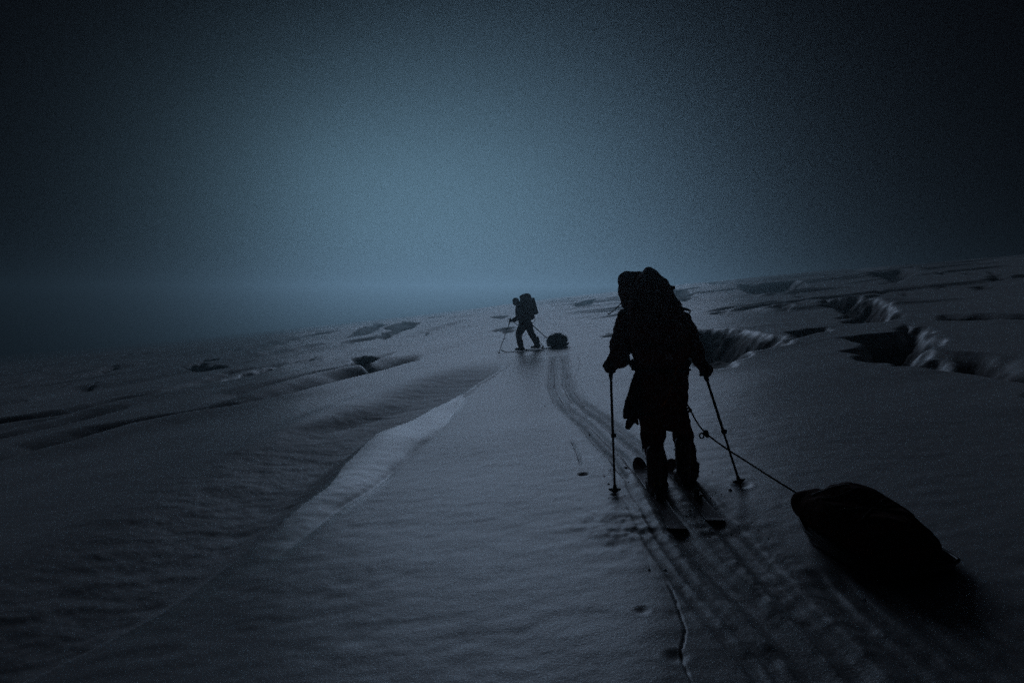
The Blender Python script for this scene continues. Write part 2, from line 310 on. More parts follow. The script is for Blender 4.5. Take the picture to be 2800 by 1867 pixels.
def snow_material():
    m = bpy.data.materials.new('snow'); m.use_nodes = True; t = m.node_tree; b = t.nodes['Principled BSDF']
    n = t.nodes.new; l = t.links.new
    co = n('ShaderNodeTexCoord'); at = n('ShaderNodeAttribute'); at.attribute_name = 'polish_glow'; ar = n('ShaderNodeAttribute'); ar.attribute_name = 'crust_shade'
    big = n('ShaderNodeTexNoise'); big.inputs['Scale'].default_value = .7; big.inputs['Detail'].default_value = 5; l(co.outputs['Object'], big.inputs['Vector'])
    rp = n('ShaderNodeValToRGB'); rp.color_ramp.elements[0].position = .35; rp.color_ramp.elements[1].position = .7
    rp.color_ramp.elements[0].color = (.62, .605, .61, 1); rp.color_ramp.elements[1].color = (.70, .685, .69, 1); l(big.outputs[0], rp.inputs[0])
    mx = n('ShaderNodeMix'); mx.data_type = 'RGBA'; l(at.outputs['Fac'], mx.inputs[0]); l(rp.outputs[0], mx.inputs[6]); mx.inputs[7].default_value = (.88, .99, .97, 1)  # smooth bank painted paler, standing in for reflected sky glow
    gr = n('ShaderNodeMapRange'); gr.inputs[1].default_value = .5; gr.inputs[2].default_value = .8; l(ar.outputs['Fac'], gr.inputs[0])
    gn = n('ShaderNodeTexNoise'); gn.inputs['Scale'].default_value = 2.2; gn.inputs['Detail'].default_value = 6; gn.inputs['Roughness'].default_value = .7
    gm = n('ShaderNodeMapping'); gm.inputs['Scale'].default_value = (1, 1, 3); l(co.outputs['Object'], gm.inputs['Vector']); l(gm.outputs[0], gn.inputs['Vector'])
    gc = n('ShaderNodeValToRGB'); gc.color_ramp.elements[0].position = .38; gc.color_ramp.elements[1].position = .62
    gc.color_ramp.elements[0].color = (.17, .12, .11, 1); gc.color_ramp.elements[1].color = (.36, .30, .29, 1); l(gn.outputs[0], gc.inputs[0])  # dirty firn brown, darkened so the colour carries the shade of pit walls
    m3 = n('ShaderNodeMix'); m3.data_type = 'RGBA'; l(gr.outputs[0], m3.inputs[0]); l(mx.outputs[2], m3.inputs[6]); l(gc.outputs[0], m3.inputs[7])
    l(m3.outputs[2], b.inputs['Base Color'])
    def mth(op, a, c):
        q = n('ShaderNodeMath'); q.operation = op
        for i, v in enumerate((a, c)):
            if isinstance(v, (int, float)): q.inputs[i].default_value = v
            else: l(v, q.inputs[i])
        return q.outputs[0]
    b.inputs['Sheen Weight'].default_value = .4; b.inputs['Sheen Roughness'].default_value = .45
    l(mth('SUBTRACT', mth('ADD', .43, mth('MULTIPLY', ar.outputs['Fac'], .40)), mth('MULTIPLY', at.outputs['Fac'], .08)), b.inputs['Roughness'])
    b.inputs['Subsurface Weight'].default_value = 1.0; b.inputs['Subsurface Radius'].default_value = (.8, 1.0, 1.1); b.inputs['Subsurface Scale'].default_value = .035
    l(mth('SUBTRACT', 1.0, mth('MULTIPLY', ar.outputs['Fac'], .75)), b.inputs['Specular IOR Level']); b.inputs['IOR'].default_value = 1.6
    st = n('ShaderNodeMapping'); st.inputs['Scale'].default_value = (1, .55, 1); l(co.outputs['Object'], st.inputs['Vector'])
    f1 = n('ShaderNodeTexNoise'); f1.inputs['Scale'].default_value = 60; f1.inputs['Detail'].default_value = 4; f1.inputs['Roughness'].default_value = .65; l(co.outputs['Object'], f1.inputs['Vector'])
    f2 = n('ShaderNodeTexNoise'); f2.inputs['Scale'].default_value = 9; f2.inputs['Detail'].default_value = 5; f2.inputs['Roughness'].default_value = .6; l(st.outputs[0], f2.inputs['Vector'])
    f3 = n('ShaderNodeTexNoise'); f3.inputs['Scale'].default_value = 1.6; f3.inputs['Detail'].default_value = 6; f3.inputs['Roughness'].default_value = .62; l(st.outputs[0], f3.inputs['Vector'])
    keep = mth('SUBTRACT', 1, mth('MULTIPLY', at.outputs['Fac'], .92))
    h = mth('ADD', mth('ADD', mth('MULTIPLY', f1.outputs[0], .006), mth('MULTIPLY', f2.outputs[0], mth('ADD', .009, mth('MULTIPLY', ar.outputs['Fac'], .05)))), mth('MULTIPLY', f3.outputs[0], mth('ADD', .022, mth('MULTIPLY', ar.outputs['Fac'], .22))))
    bp = n('ShaderNodeBump'); bp.inputs['Distance'].default_value = 1.0; bp.inputs['Strength'].default_value = .36
    pn = n('ShaderNodeTexNoise'); pn.inputs['Scale'].default_value = .45; pn.inputs['Detail'].default_value = 3; l(co.outputs['Object'], pn.inputs['Vector'])
    pm = n('ShaderNodeMapRange'); pm.inputs[1].default_value = .36; pm.inputs[2].default_value = .64; pm.inputs[3].default_value = .3; pm.inputs[4].default_value = 1.25; l(pn.outputs[0], pm.inputs[0])
    l(mth('MULTIPLY', mth('MULTIPLY', h, keep), pm.outputs[0]), bp.inputs['Height']); l(bp.outputs[0], b.inputs['Normal'])
    return m
M = {}
M['snow'] = snow_material()
M['jacket'] = mat('jacket_shell', (.17, .030, .016), .92, .08, bump=.4, bscale=40)
M['trousers'] = mat('trouser_shell', (.15, .028, .015), .92, .08, bump=.4, bscale=40, fleck=(26, .70))
M['pack'] = mat('pack_nylon', (.16, .030, .015), .92, .08, bump=.5, bscale=60, fleck=(17, .62))
M['packdark'] = mat('pack_trim', (.016, .010, .009), .7, .3)
M['webbing'] = mat('webbing', (.06, .04, .035), .8, .2)
M['skin'] = mat('skin', (.30, .17, .12), .6, .3)
M['glove'] = mat('glove', (.08, .024, .016), .92, .08, bump=.4)
M['boot'] = mat('boot_plastic', (.10, .028, .018), .5, .4)
M['yellow'] = mat('yellow_plastic', (.40, .26, .02), .5, .4)
M['metal'] = mat('aluminium', (.10, .085, .08), .45, .5, metal=.6)
M['shaft'] = mat('pole_shaft', (.03, .02, .017), .45, .4)
M['rubber'] = mat('rubber', (.015, .011, .010), .8, .2)
M['topsheet'] = mat('ski_topsheet', (.26, .19, .20), .6, .3, var=.4, fleck=(14, .57))
M['edge'] = mat('ski_edge', (.035, .02, .02), .4, .5)
M['rope'] = mat('tow_rope', (.10, .055, .02), .8, .2, scale=300, var=.5)
M['orange'] = mat('orange_cord', (.50, .12, .02), .8, .2)
M['tarp'] = mat('sled_cover', (.09, .024, .014), .92, .08, bump=.5, bscale=30, fleck=(9, .70))
M['hull'] = mat('sled_hull', (.022, .016, .016), .45, .4)
M['cord'] = mat('pale_cord', (.75, .72, .72), .8, .2)
M['foam'] = mat('foam_mat', (.09, .028, .019), .9, .1)

# ------------------------------------------------------------------ object helpers
def tag(o, label=None, cat=None, group=None, kind=None):
    for k, v in (('label', label), ('category', cat), ('group', group), ('kind', kind)):
        if v: o[k] = v
    return o
def empty(name, loc, label, cat, group=None):
    o = bpy.data.objects.new(name, None); COL.objects.link(o); o.location = loc; o.empty_display_size = .2
    return tag(o, label, cat, group)
def wloc(p):
    v = Vector((0, 0, 0))
    while p is not None: v += p.location; p = p.parent
    return v
def link(name, me, m, parent=None, smooth=True):
    o = bpy.data.objects.new(name, me); COL.objects.link(o); me.materials.clear(); me.materials.append(M[m])
    if smooth: me.polygons.foreach_set('use_smooth', [True] * len(me.polygons))
    if parent is not None:
        me.transform(Matrix.Translation(-wloc(parent))); o.parent = parent
    return o
def obj(name, bm, m, parent=None, smooth=True):
    bmesh.ops.recalc_face_normals(bm, faces=bm.faces[:])
    me = bpy.data.meshes.new(name); bm.to_mesh(me); bm.free(); return link(name, me, m, parent, smooth)
def fused(name, bm, m, parent, voxel=.012, smooth=3, amp=.0, freq=9, seed=1):   # one continuous skin over overlapping solids
    bmesh.ops.recalc_face_normals(bm, faces=bm.faces[:])
    me = bpy.data.meshes.new(name); bm.to_mesh(me); bm.free()
    o = bpy.data.objects.new(name, me); COL.objects.link(o)
    md = o.modifiers.new('r', 'REMESH'); md.mode = 'VOXEL'; md.voxel_size = voxel; md.use_smooth_shade = True
    if smooth: ms = o.modifiers.new('s', 'SMOOTH'); ms.iterations = smooth; ms.factor = .5
    dg = bpy.context.evaluated_depsgraph_get(); dg.update()
    m2 = bpy.data.meshes.new_from_object(o.evaluated_get(dg)); bpy.data.objects.remove(o); bpy.data.meshes.remove(me)
    if amp:
        n = len(m2.vertices); co = np.empty(n * 3); no = np.empty(n * 3); m2.vertices.foreach_get('co', co); m2.vertices.foreach_get('normal', no)
        co = co.reshape(-1, 3); no = no.reshape(-1, 3)
        k = fbm(co[:, 0] * freq + co[:, 1] * freq * .7, co[:, 2] * freq * 1.5 - co[:, 1] * freq * .5, 3, seed)
        co += no * (amp * k)[:, None]; m2.vertices.foreach_set('co', co.ravel()); m2.update()
    m2.name = name
    return link(name, m2, m, parent)
def ring_loft(bm, rings):           # rings: list of lists of Vectors (same length), capped
    vs_ = [[bm.verts.new(p) for p in r] for r in rings]
    n = len(vs_[0])
    for a, b in zip(vs_[:-1], vs_[1:]):
        for i in range(n): bm.faces.new((a[i], a[(i + 1) % n], b[(i + 1) % n], b[i]))
    bm.faces.new(vs_[0][::-1]); bm.faces.new(vs_[-1])
def frame(d):
    d = d.normalized(); a = Vector((0, 0, 1)) if abs(d.z) < .9 else Vector((1, 0, 0))
    x = d.cross(a).normalized(); return x, x.cross(d).normalized()
def tube(bm, pts, rad, seg=8, flat=1.0):
    pts = [Vector(p) for p in pts]; rad = rad if isinstance(rad, (list, tuple)) else [rad] * len(pts)
    rings = []; x = None
    for i, p in enumerate(pts):
        d = (pts[min(i + 1, len(pts) - 1)] - pts[max(i - 1, 0)]).normalized()
        if x is None: x, y = frame(d)
        else:
            x = (x - d * x.dot(d)).normalized()
        y = d.cross(x)
        rings.append([p + (x * math.cos(2 * math.pi * k / seg) * rad[i] + y * math.sin(2 * math.pi * k / seg) * rad[i] * flat) for k in range(seg)])
    ring_loft(bm, rings)
def limb(bm, pts, rad):             # rounded tapered chain
    for p, r in zip(pts, rad): ball(bm, p, (r, r, r))
    for i in range(len(pts) - 1): tube(bm, [pts[i], pts[i + 1]], [rad[i], rad[i + 1]], 14)
def ball(bm, c, r, rot=None, u=16, v=10):
    mt = Matrix.Translation(Vector(c)) @ (rot.to_matrix().to_4x4() if rot else Matrix()) @ Matrix.Diagonal((*r, 1))
    bmesh.ops.create_uvsphere(bm, u_segments=u, v_segments=v, radius=1, matrix=mt)
def box(bm, c, size, rot=None):
    mt = Matrix.Translation(Vector(c)) @ (rot.to_matrix().to_4x4() if rot else Matrix()) @ Matrix.Diagonal((*size, 1))
    bmesh.ops.create_cube(bm, size=1, matrix=mt)
def ellipses(bm, secs, seg=20, sq=2.0):     # sections (cx, cy, cz, rx, ry), level rings; sq > 2 squares them off
    rings = []
    for cx, cy, cz, rx, ry in secs:
        rg = []
        for k in range(seg):
            a = 2 * math.pi * k / seg; c, s = math.cos(a), math.sin(a)
            rg.append(Vector((cx + rx * math.copysign(abs(c) ** (2 / sq), c), cy + ry * math.copysign(abs(s) ** (2 / sq), s), cz)))
        rings.append(rg)
    ring_loft(bm, rings)
def BM(): return bmesh.new()
def curve_pts(pts, n=6):            # Catmull-Rom through the points
    pts = [Vector(p) for p in pts]; out_ = []
    for i in range(len(pts) - 1):
        p0, p1, p2, p3 = pts[max(i - 1, 0)], pts[i], pts[i + 1], pts[min(i + 2, len(pts) - 1)]
        for k in range(n):
            t = k / n; out_.append(.5 * ((2 * p1) + (p2 - p0) * t + (2 * p0 - 5 * p1 + 4 * p2 - p3) * t * t + (3 * p1 - p0 - 3 * p2 + p3) * t ** 3))
    out_.append(pts[-1]); return out_

# ------------------------------------------------------------------ the snow ground: one sheet, finer towards the viewer
def build_ground():
    az = np.concatenate([np.arange(-180, -50, 2.5), np.arange(-50, 50, .115), np.arange(50, 180, 2.5)]); az = np.radians(az)
    rr = [.7]
    while rr[-1] < 450: rr.append(rr[-1] * (1.0062 if rr[-1] < 130 else 1.035))
    rr = np.array(rr); na, nr = len(az), len(rr)
    A, RR = np.meshgrid(az, rr); x = (RR * np.sin(A)).ravel(); y = (RR * np.cos(A)).ravel()
    z, sm, rg = terrain(x, y)
    x = np.append(x, 0); y = np.append(y, 0); z0, s0, r0 = terrain(np.zeros(1), np.zeros(1)); z = np.append(z, z0); sm = np.append(sm, 0); rg = np.append(rg, 0)
    co = np.stack([x, y, z], 1).astype(np.float32)
    i, j = np.meshgrid(np.arange(nr - 1), np.arange(na), indexing='ij'); j2 = (j + 1) % na
    q = np.stack([i * na + j, i * na + j2, (i + 1) * na + j2, (i + 1) * na + j], -1).reshape(-1, 4)[:, ::-1]
    tj = np.arange(na); tri = np.stack([np.full(na, nr * na), (tj + 1) % na, tj], 1)
    me = bpy.data.meshes.new('snow_ground')
    me.vertices.add(len(co)); me.vertices.foreach_set('co', co.ravel())
    nl = q.size + tri.size; me.loops.add(nl); me.loops.foreach_set('vertex_index', np.concatenate([q.ravel(), tri.ravel()]).astype(np.int32))
    npz = len(q) + len(tri); me.polygons.add(npz)
    st = np.concatenate([np.arange(len(q)) * 4, q.size + np.arange(len(tri)) * 3]).astype(np.int32)
    me.polygons.foreach_set('loop_start', st)
    me.update(calc_edges=True)
    if me.polygons[0].normal.z < 0: me.flip_normals()
    for nm, arr in (('polish_glow', sm), ('crust_shade', rg)):
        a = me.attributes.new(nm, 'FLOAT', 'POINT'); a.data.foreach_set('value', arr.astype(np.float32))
    o = link('snow_ground', me, 'snow'); tag(o, 'wind rippled glacier snow with ski tracks and open crevasses', None, kind='structure')
    return co
GCO = build_ground()

# ------------------------------------------------------------------ gear builders
def make_ski(name, tail, tip, label, group, sink=.0, width=1.0):
    tail, tip = Vector((*tail, 0)), Vector((*tip, 0)); ax = (tip - tail); Ln = ax.length; ax.normalize(); sd = Vector((ax.y, -ax.x, 0))
    za = np.mean([H(*(tail + ax * Ln * t).xy) for t in (.1, .2, .3)]); zb = np.mean([H(*(tail + ax * Ln * t).xy) for t in (.6, .7, .8)])
    def zz(t): return za + (zb - za) * (t - .2) / .5 + .012 - sink
    o = empty(name, (tail + ax * Ln * .5) + Vector((0, 0, zz(.5))), label, 'ski', group)
    st = [0, .02, .06, .15, .3, .45, .6, .75, .85, .9, .94, .97, .99, 1.0]
    def wd(t):
        w = .048 + .012 * abs(2 * t - .95) ** 1.6
        if t > .93: w *= math.sqrt(max(0.02, 1 - ((t - .93) / .072) ** 2))
        if t < .02: w *= .8
        return w * width
    def up(t): return (.085 * ((t - .84) / .16) ** 2 if t > .84 else 0) + (.012 * (1 - t / .05) if t < .05 else 0)
    def body(inset, z0, z1):
        bm = BM(); rings = []
        for t in st:
            c = tail + ax * Ln * t; w = max(.004, wd(t) - inset); th = 1 - .45 * abs(2 * t - 1)
            zc = zz(t) + up(t)
            rings.append([c + sd * w + Vector((0, 0, zc + z0)), c + sd * w + Vector((0, 0, zc + z1 * th)), c - sd * w + Vector((0, 0, zc + z1 * th)), c - sd * w + Vector((0, 0, zc + z0))])
        ring_loft(bm, rings); return bm
    obj('ski_body', body(0, 0, .017), 'edge', o, False)
    obj('top_sheet', body(.007, .004, .020), 'topsheet', o, False)
    c = tail + ax * Ln * .50
    zc = zz(.5) + .019
    q = Matrix((sd, ax, Vector((0, 0, 1)))).transposed().to_quaternion()
    bm = BM(); box(bm, c + ax * .14 + Vector((0, 0, zc - za * 0 + .016)), (.075, .09, .03), q); box(bm, c + ax * .17 + Vector((0, 0, zc + .035)), (.05, .03, .02), q)
    obj('toe_binding', bm, 'metal', o, False)
    bm = BM(); box(bm, c - ax * .19 + Vector((0, 0, zc + .018)), (.06, .10, .034), q); box(bm, c - ax * .17 + Vector((0, 0, zc + .045)), (.035, .03, .03), q)
    obj('heel_binding', bm, 'metal', o, False)
    return o, ax, zz

def make_pole(top, bot, label, group, pick=False, fat=1.0, leanhead=Vector((-1, 0, 0))):
    top, bot = Vector(top), Vector(bot); d = (bot - top).normalized(); Ln = (bot - top).length
    o = empty('ski_pole', bot, label, 'ski pole', group)
    bm = BM(); tube(bm, [top, top + d * Ln * .55], .0095 * fat, 10); tube(bm, [top + d * Ln * .5, bot - d * .05], .0078 * fat, 10); obj('shaft', bm, 'shaft', o)
    bm = BM(); tube(bm, [top + d * Ln * .52, top + d * Ln * .55], .014 * fat, 10); box(bm, top + d * Ln * .535 + Vector((.014 * fat, 0, 0)), (.02, .012, .03)); obj('length_lock', bm, 'rubber', o)
    bm = BM(); tube(bm, [top - d * .05, top - d * .03, top + d * .03, top + d * .09, top + d * .12], [.017, .021, .0165, .018, .013], 10); obj('grip', bm, 'rubber', o)
    b = bot - d * .075
    bm = BM(); tube(bm, [b - d * .03, b - d * .005, b, b + d * .006, b + d * .03], [.013, .016, .05, .05, .012], 14); obj('basket', bm, 'rubber', o)
    bm = BM(); tube(bm, [bot - d * .06, bot - d * .02, bot], [.0075, .006, .002], 8); obj('tip', bm, 'metal', o)
    x, y = frame(d)
    bm = BM(); tube(bm, curve_pts([top - d * .035, top - d * .02 + x * .05, top + d * .05 + x * .06, top + d * .11 + x * .035, top + d * .06 + x * .012]), .0045, 6, .4); obj('wrist_strap', bm, 'webbing', o)
    if pick:
        t = top - d * .05
        bm = BM(); tube(bm, curve_pts([t - leanhead * .05, t - d * .012, t + leanhead * .07 - d * .004, t + leanhead * .115 + d * .02]), [.011] * 6 + [.010] * 6 + [.010, .009, .008, .007, .006, .004, .003], 8, .8); obj('arrest_pick', bm, 'metal', o)
    return o

def add_glove(bm, c, axis, back, r=.021, s=1.0):     # a mitt of palm, four bent fingers and a thumb closed round a shaft
    axis = axis.normalized(); back = (back - axis * back.dot(axis)).normalized(); sd = axis.cross(back)
    pc = Vector(c) + back * (r + .016 * s)
    q = Matrix((sd, back, axis)).transposed().to_quaternion()
    ball(bm, pc, (.036 * s, .021 * s, .046 * s), q)
    for k in range(4):
        off = axis * (.036 - .024 * k) * s; ln = (1.0, 1.08, 1.02, .85)[k]
        pts = []
        for j, a in enumerate((20, 75, 135, 200)):
            an = R(a * (.9 + .1 * ln)); pts.append(Vector(c) + off + (back * math.cos(an) + sd * math.sin(an)) * (r + .011 * s))
        limb(bm, pts, [.0125 * s, .012 * s, .0115 * s, .010 * s])
    th = [pc - sd * .03 * s + axis * .01, Vector(c) - sd * (r + .014) + axis * .035 * s, Vector(c) - sd * (r * .6) - back * (r + .004) + axis * .05 * s]
    limb(bm, th, [.016 * s, .014 * s, .011 * s])

def make_boot(parent, heel, ax, m='boot', lift=0.0, tab=True):
    heel = Vector(heel); up = Vector((0, 0, 1)); sd = Vector((ax.y, -ax.x, 0))
    def pt(f, s, h): return heel + ax * f + sd * s + up * (h + lift * max(0, 1 - f / .24))
    bm = BM()
    for f, w, h in ((.03, .040, .055), (.10, .044, .05), (.18, .048, .045), (.25, .044, .038)):
        q = Matrix((sd, ax, up)).transposed().to_quaternion(); ball(bm, pt(f, 0, h), (w, .065, h), q)
    limb(bm, [pt(.06, 0, .08), pt(.08, 0, .2), pt(.10, 0, .31)], [.058, .062, .066])
    b = fused('boot', bm, m, parent, .009, 3)
    bm = BM(); rings = []
    for f, w in ((-.005, .03), (.02, .037), (.1, .036), (.18, .042), (.25, .040), (.285, .022)):
        rings.append([pt(f, w, 0), pt(f, w, .022), pt(f, -w, .022), pt(f, -w, 0)])
    ring_loft(bm, rings); obj('sole', bm, 'rubber', b, False)
    for hh, ff in ((.10, .13), (.17, .15), (.25, .165)):
        bm = BM(); tube(bm, [pt(ff, -.058, hh), pt(ff + .01, 0, hh + .008), pt(ff, .058, hh)], .006, 6); obj('buckle', bm, 'metal', b)
    if tab:
        bm = BM(); tube(bm, [pt(-.012, -.018, .05), pt(-.014, -.018, .115), pt(-.014, .018, .115), pt(-.012, .018, .05)], .005, 6); obj('heel_loop', bm, 'yellow', b)
    return b

def add_head(bm, c, fwd, s=1.0, tilt=0.0):          # skull, jaw, nose, brow, ears, eye sockets
    c = Vector(c); f = Vector((fwd.x, fwd.y, 0)).normalized() * math.cos(tilt) + Vector((0, 0, -math.sin(tilt))); sd = Vector((f.y, -f.x, 0)).normalized(); u = sd.cross(f)
    if u.z < 0: u = -u
    q = Matrix((sd, f, u)).transposed().to_quaternion()
    ball(bm, c + u * .03 * s - f * .012 * s, (.074 * s, .094 * s, .085 * s), q)
    ball(bm, c - u * .045 * s + f * .025 * s, (.056 * s, .062 * s, .062 * s), q)
    ball(bm, c - u * .092 * s + f * .062 * s, (.022 * s, .018 * s, .018 * s), q)
    limb(bm, [c + u * .015 * s + f * .083 * s, c - u * .022 * s + f * .104 * s], [.010 * s, .015 * s])
    ball(bm, c + u * .022 * s + f * .078 * s, (.050 * s, .014 * s, .011 * s), q)
    ball(bm, c - u * .055 * s + f * .084 * s, (.024 * s, .009 * s, .010 * s), q)
    for e in (-1, 1):
        ball(bm, c + sd * .076 * s * e - u * .012 * s - f * .005 * s, (.010 * s, .022 * s, .032 * s), q)
        ball(bm, c + sd * .030 * s * e + u * .003 * s + f * .078 * s, (.013 * s, .010 * s, .010 * s), q)
    return f, sd, u, q

# ------------------------------------------------------------------ near skier, seen from behind
Y0 = 5.36
skl, axl, zl = make_ski('ski', G(1558, 1216), G(1465, 1066), 'left ski of the near skier, its pale tip showing ahead of the boots', 'skis of the near skier', .0, 1.06)
skr, axr, zr = make_ski('ski', G(1646, 1196), G(1541, 1074), 'right ski of the near skier, tail sunk in churned snow', 'skis of the near skier', .0, 1.06)
hl = Vector((*G(1507, 1139), 0)); hr = Vector((*G(1574, 1119), 0))
hl.z = H(*(hl.xy)) ; hr.z = H(*(hr.xy))
hl.z = skl.location.z + .022 - 0; hr.z = skr.location.z + .022
base = Vector(((hl.x + hr.x) / 2, Y0, min(hl.z, hr.z)))
near = empty('person', base, 'person on skis seen from behind in dark jacket with hood up', 'person', 'ski tourers crossing the glacier')
# the body under the clothes, one skin
neckp = P(1486, 708, 5.52)
headc = P(1451, 664, 5.56)
shl, shr = P(1448, 728, 5.50), P(1570, 735, 5.50)
ell, elr = P(1424, 796, 5.44), P(1597, 800, 5.46)
hnl, hnr = P(1402, 842, 5.46), P(1618, 850, 5.44)
hipl, hipr = P(1494, 872, 5.38), P(1546, 872, 5.38)
knl, knr = P(1501, 1012, 5.44), P(1572, 1014, 5.52)
anl, anr = hl + axl * .09 + Vector((0, 0, .13)), hr + axr * .09 + Vector((0, 0, .13))
fw = Vector((-.25, 1, 0))
bm = BM(); add_head(bm, headc, fw, 1.0, .35)
limb(bm, [headc - Vector((0, .02, .06)), neckp], [.055, .06]); limb(bm, [neckp, P(1510, 760, 5.47), P(1518, 830, 5.40), P(1519, 868, 5.38)], [.08, .12, .115, .12])
limb(bm, [neckp, shl], [.06, .06]); limb(bm, [neckp, shr], [.06, .06])
limb(bm, [shl, ell, hnl], [.05, .042, .03]); limb(bm, [shr, elr, hnr], [.05, .042, .03])
for h_, k_, a_ in ((hipl, knl, anl), (hipr, knr, anr)): limb(bm, [h_, k_, a_], [.085, .058, .045])
fused('body', bm, 'skin', near, .014, 2)
# jacket: torso and sleeves, a little rumpled
bm = BM()
for a, b_, w in ((P(1512, 716, 5.50), P(1518, 905, 5.40), 1),):
    secs = []
    for py, xl_, xr_, yy, dp in ((708, 1450, 1552, 5.50, .09), (725, 1432, 1578, 5.50, .125), (760, 1440, 1580, 5.48, .15), (800, 1450, 1580, 5.45, .15), (830, 1457, 1579, 5.42, .14), (865, 1459, 1581, 5.40, .145), (905, 1456, 1579, 5.39, .14), (930, 1460, 1577, 5.39, .125)):
        l_, r_ = P(xl_, py, yy), P(xr_, py, yy); secs.append(((l_.x + r_.x) / 2, yy, (l_.z + r_.z) / 2, (r_.x - l_.x) / 2, dp))
    ellipses(bm, secs[::-1], 24, 2.3)
limb(bm, [P(1440, 732, 5.50), P(1430, 765, 5.47), P(1423, 800, 5.44), P(1420, 824, 5.45), P(1408, 838, 5.46)], [.082, .088, .088, .078, .055])
ball(bm, P(1428, 826, 5.45), (.066, .06, .07)); ball(bm, P(1404, 826, 5.45), (.045, .05, .05))
limb(bm, [P(1566, 738, 5.50), P(1582, 768, 5.47), P(1595, 800, 5.46), P(1604, 828, 5.45), P(1612, 842, 5.44)], [.085, .078, .066, .055, .042])
fused('jacket', bm, 'jacket', near, .012, 3, .010, 11, 101)
bm = BM()          # hood up over the head
ball(bm, headc + Vector((0, -.01, .005)), (.112, .135, .140)); ball(bm, P(1440, 645, 5.53), (.075, .11, .075)); ball(bm, P(1447, 690, 5.52), (.082, .10, .08)); ball(bm, P(1466, 640, 5.53), (.075, .11, .06))
limb(bm, [headc - Vector((0, .03, .08)), neckp], [.085, .11])
fused('hood', bm, 'jacket', near, .012, 4, .006, 14, 103)
bm = BM()          # trousers
secs = []
for py, xl_, xr_ in ((850, 1462, 1576), (885, 1458, 1578), (920, 1456, 1577), (950, 1462, 1578), (975, 1468, 1582), (984, 1474, 1580)):
    l_, r_ = P(xl_, py, 5.39), P(xr_, py, 5.39); secs.append(((l_.x + r_.x) / 2, 5.39, l_.z, (r_.x - l_.x) / 2, .125))
ellipses(bm, secs[::-1], 24, 2.6)
limb(bm, [P(1498, 960, 5.40), P(1500, 1005, 5.43), P(1504, 1045, 5.41), P(1511, 1085, 5.40), P(1512, 1110, 5.38)], [.098, .090, .080, .078, .076])
limb(bm, [P(1557, 955, 5.41), P(1570, 1005, 5.47), P(1576, 1045, 5.46), P(1582, 1078, 5.44), P(1580, 1098, 5.43)], [.083, .084, .079, .078, .066])
fused('trousers', bm, 'trousers', near, .012, 2, .011, 10, 105)
make_boot(near, hl, axl); make_boot(near, hr, axr, lift=.015)
for px0, px1, py in ((1489, 1533, 1058), (1555, 1604, 1064)):      # gaiter cuffs
    yy = 5.42 if px0 < 1520 else 5.46
    a, b_ = P(px0, py, yy), P(px1, py, yy); bm = BM(); c = (a + b_) / 2; rx = (b_ - a).length / 2
    tube(bm, [c + Vector((rx * math.cos(t), rx * math.sin(t), 0)) for t in np.linspace(0, 2 * math.pi, 21)], .010, 6); obj('gaiter_strap', bm, 'webbing', near)
bm = BM()          # zip patch on the right gaiter
a = [P(1575, 1034, 5.36), P(1589, 1034, 5.36), P(1590, 1060, 5.36), P(1586, 1072, 5.36)]; tube(bm, [P(1577, 1066, 5.36)] + a, .004, 6); obj('gaiter_zip', bm, 'yellow', near)
for sgn, h_, b_ in ((-1, hnl, Vector((-.5, -.8, .2))), (1, hnr, Vector((.6, -.7, .2)))):
    bm = BM(); axv = Vector((.02 * sgn, 0, 1)); add_glove(bm, h_, axv, b_, .02, 1.12); limb(bm, [h_ + b_.normalized() * .04, ell.lerp(h_, .75) if sgn < 0 else elr.lerp(h_, .75)], [.038, .044])
    fused('glove', bm, 'glove', near, .007, 2)
bm = BM()          # climbing harness: belt, leg loops, gear loops
def hoop(bm, c, rx, ry, r_, flat=.5, tilt=0):
    tube(bm, [c + Vector((rx * math.cos(t), ry * math.sin(t), tilt * math.cos(t))) for t in np.linspace(0, 2 * math.pi, 29)], r_, 8, flat)
hoop(bm, P(1518, 848, 5.40), .218, .155, .020)
h_ = obj('harness', bm, 'webbing', near)
for px in (1482, 1552):
    bm = BM(); hoop(bm, P(px, 945, 5.40), .115, .125, .014, .5, .02); obj('leg_loop', bm, 'webbing', h_)
bm = BM(); tube(bm, curve_pts([P(1573, 826, 5.30), P(1580, 836, 5.28), P(1583, 841, 5.28), P(1579, 842, 5.28), P(1572, 834, 5.28)]), .005, 6); obj('gear_loop', bm, 'webbing', h_)

# backpack
pk = empty('backpack', P(1515, 826, 5.26), 'tall bulging dark backpack on the near skier, flecked with snow', 'backpack', 'backpacks of the ski tourers')
bm = BM(); secs = []
for py, xl_, xr_, yy, dp in ((830, 1470, 1568, 5.29, .09), (822, 1458, 1577, 5.27, .13), (795, 1450, 1582, 5.25, .155), (760, 1446, 1582, 5.25, .165), (725, 1446, 1575, 5.26, .17), (700, 1446, 1560, 5.28, .165), (672, 1450, 1548, 5.30, .15), (655, 1455, 1540, 5.31, .13)):
    l_, r_ = P(xl_, py, yy), P(xr_, py, yy); secs.append(((l_.x + r_.x) / 2, yy, l_.z, (r_.x - l_.x) / 2, dp))
ellipses(bm, secs, 24, 2.7); ball(bm, P(1515, 770, 5.16), (.15, .10, .17)); ball(bm, P(1510, 805, 5.15), (.17, .09, .07))
fused('main_bag', bm, 'pack', pk, .012, 3, .012, 9, 107)
bm = BM(); secs = []
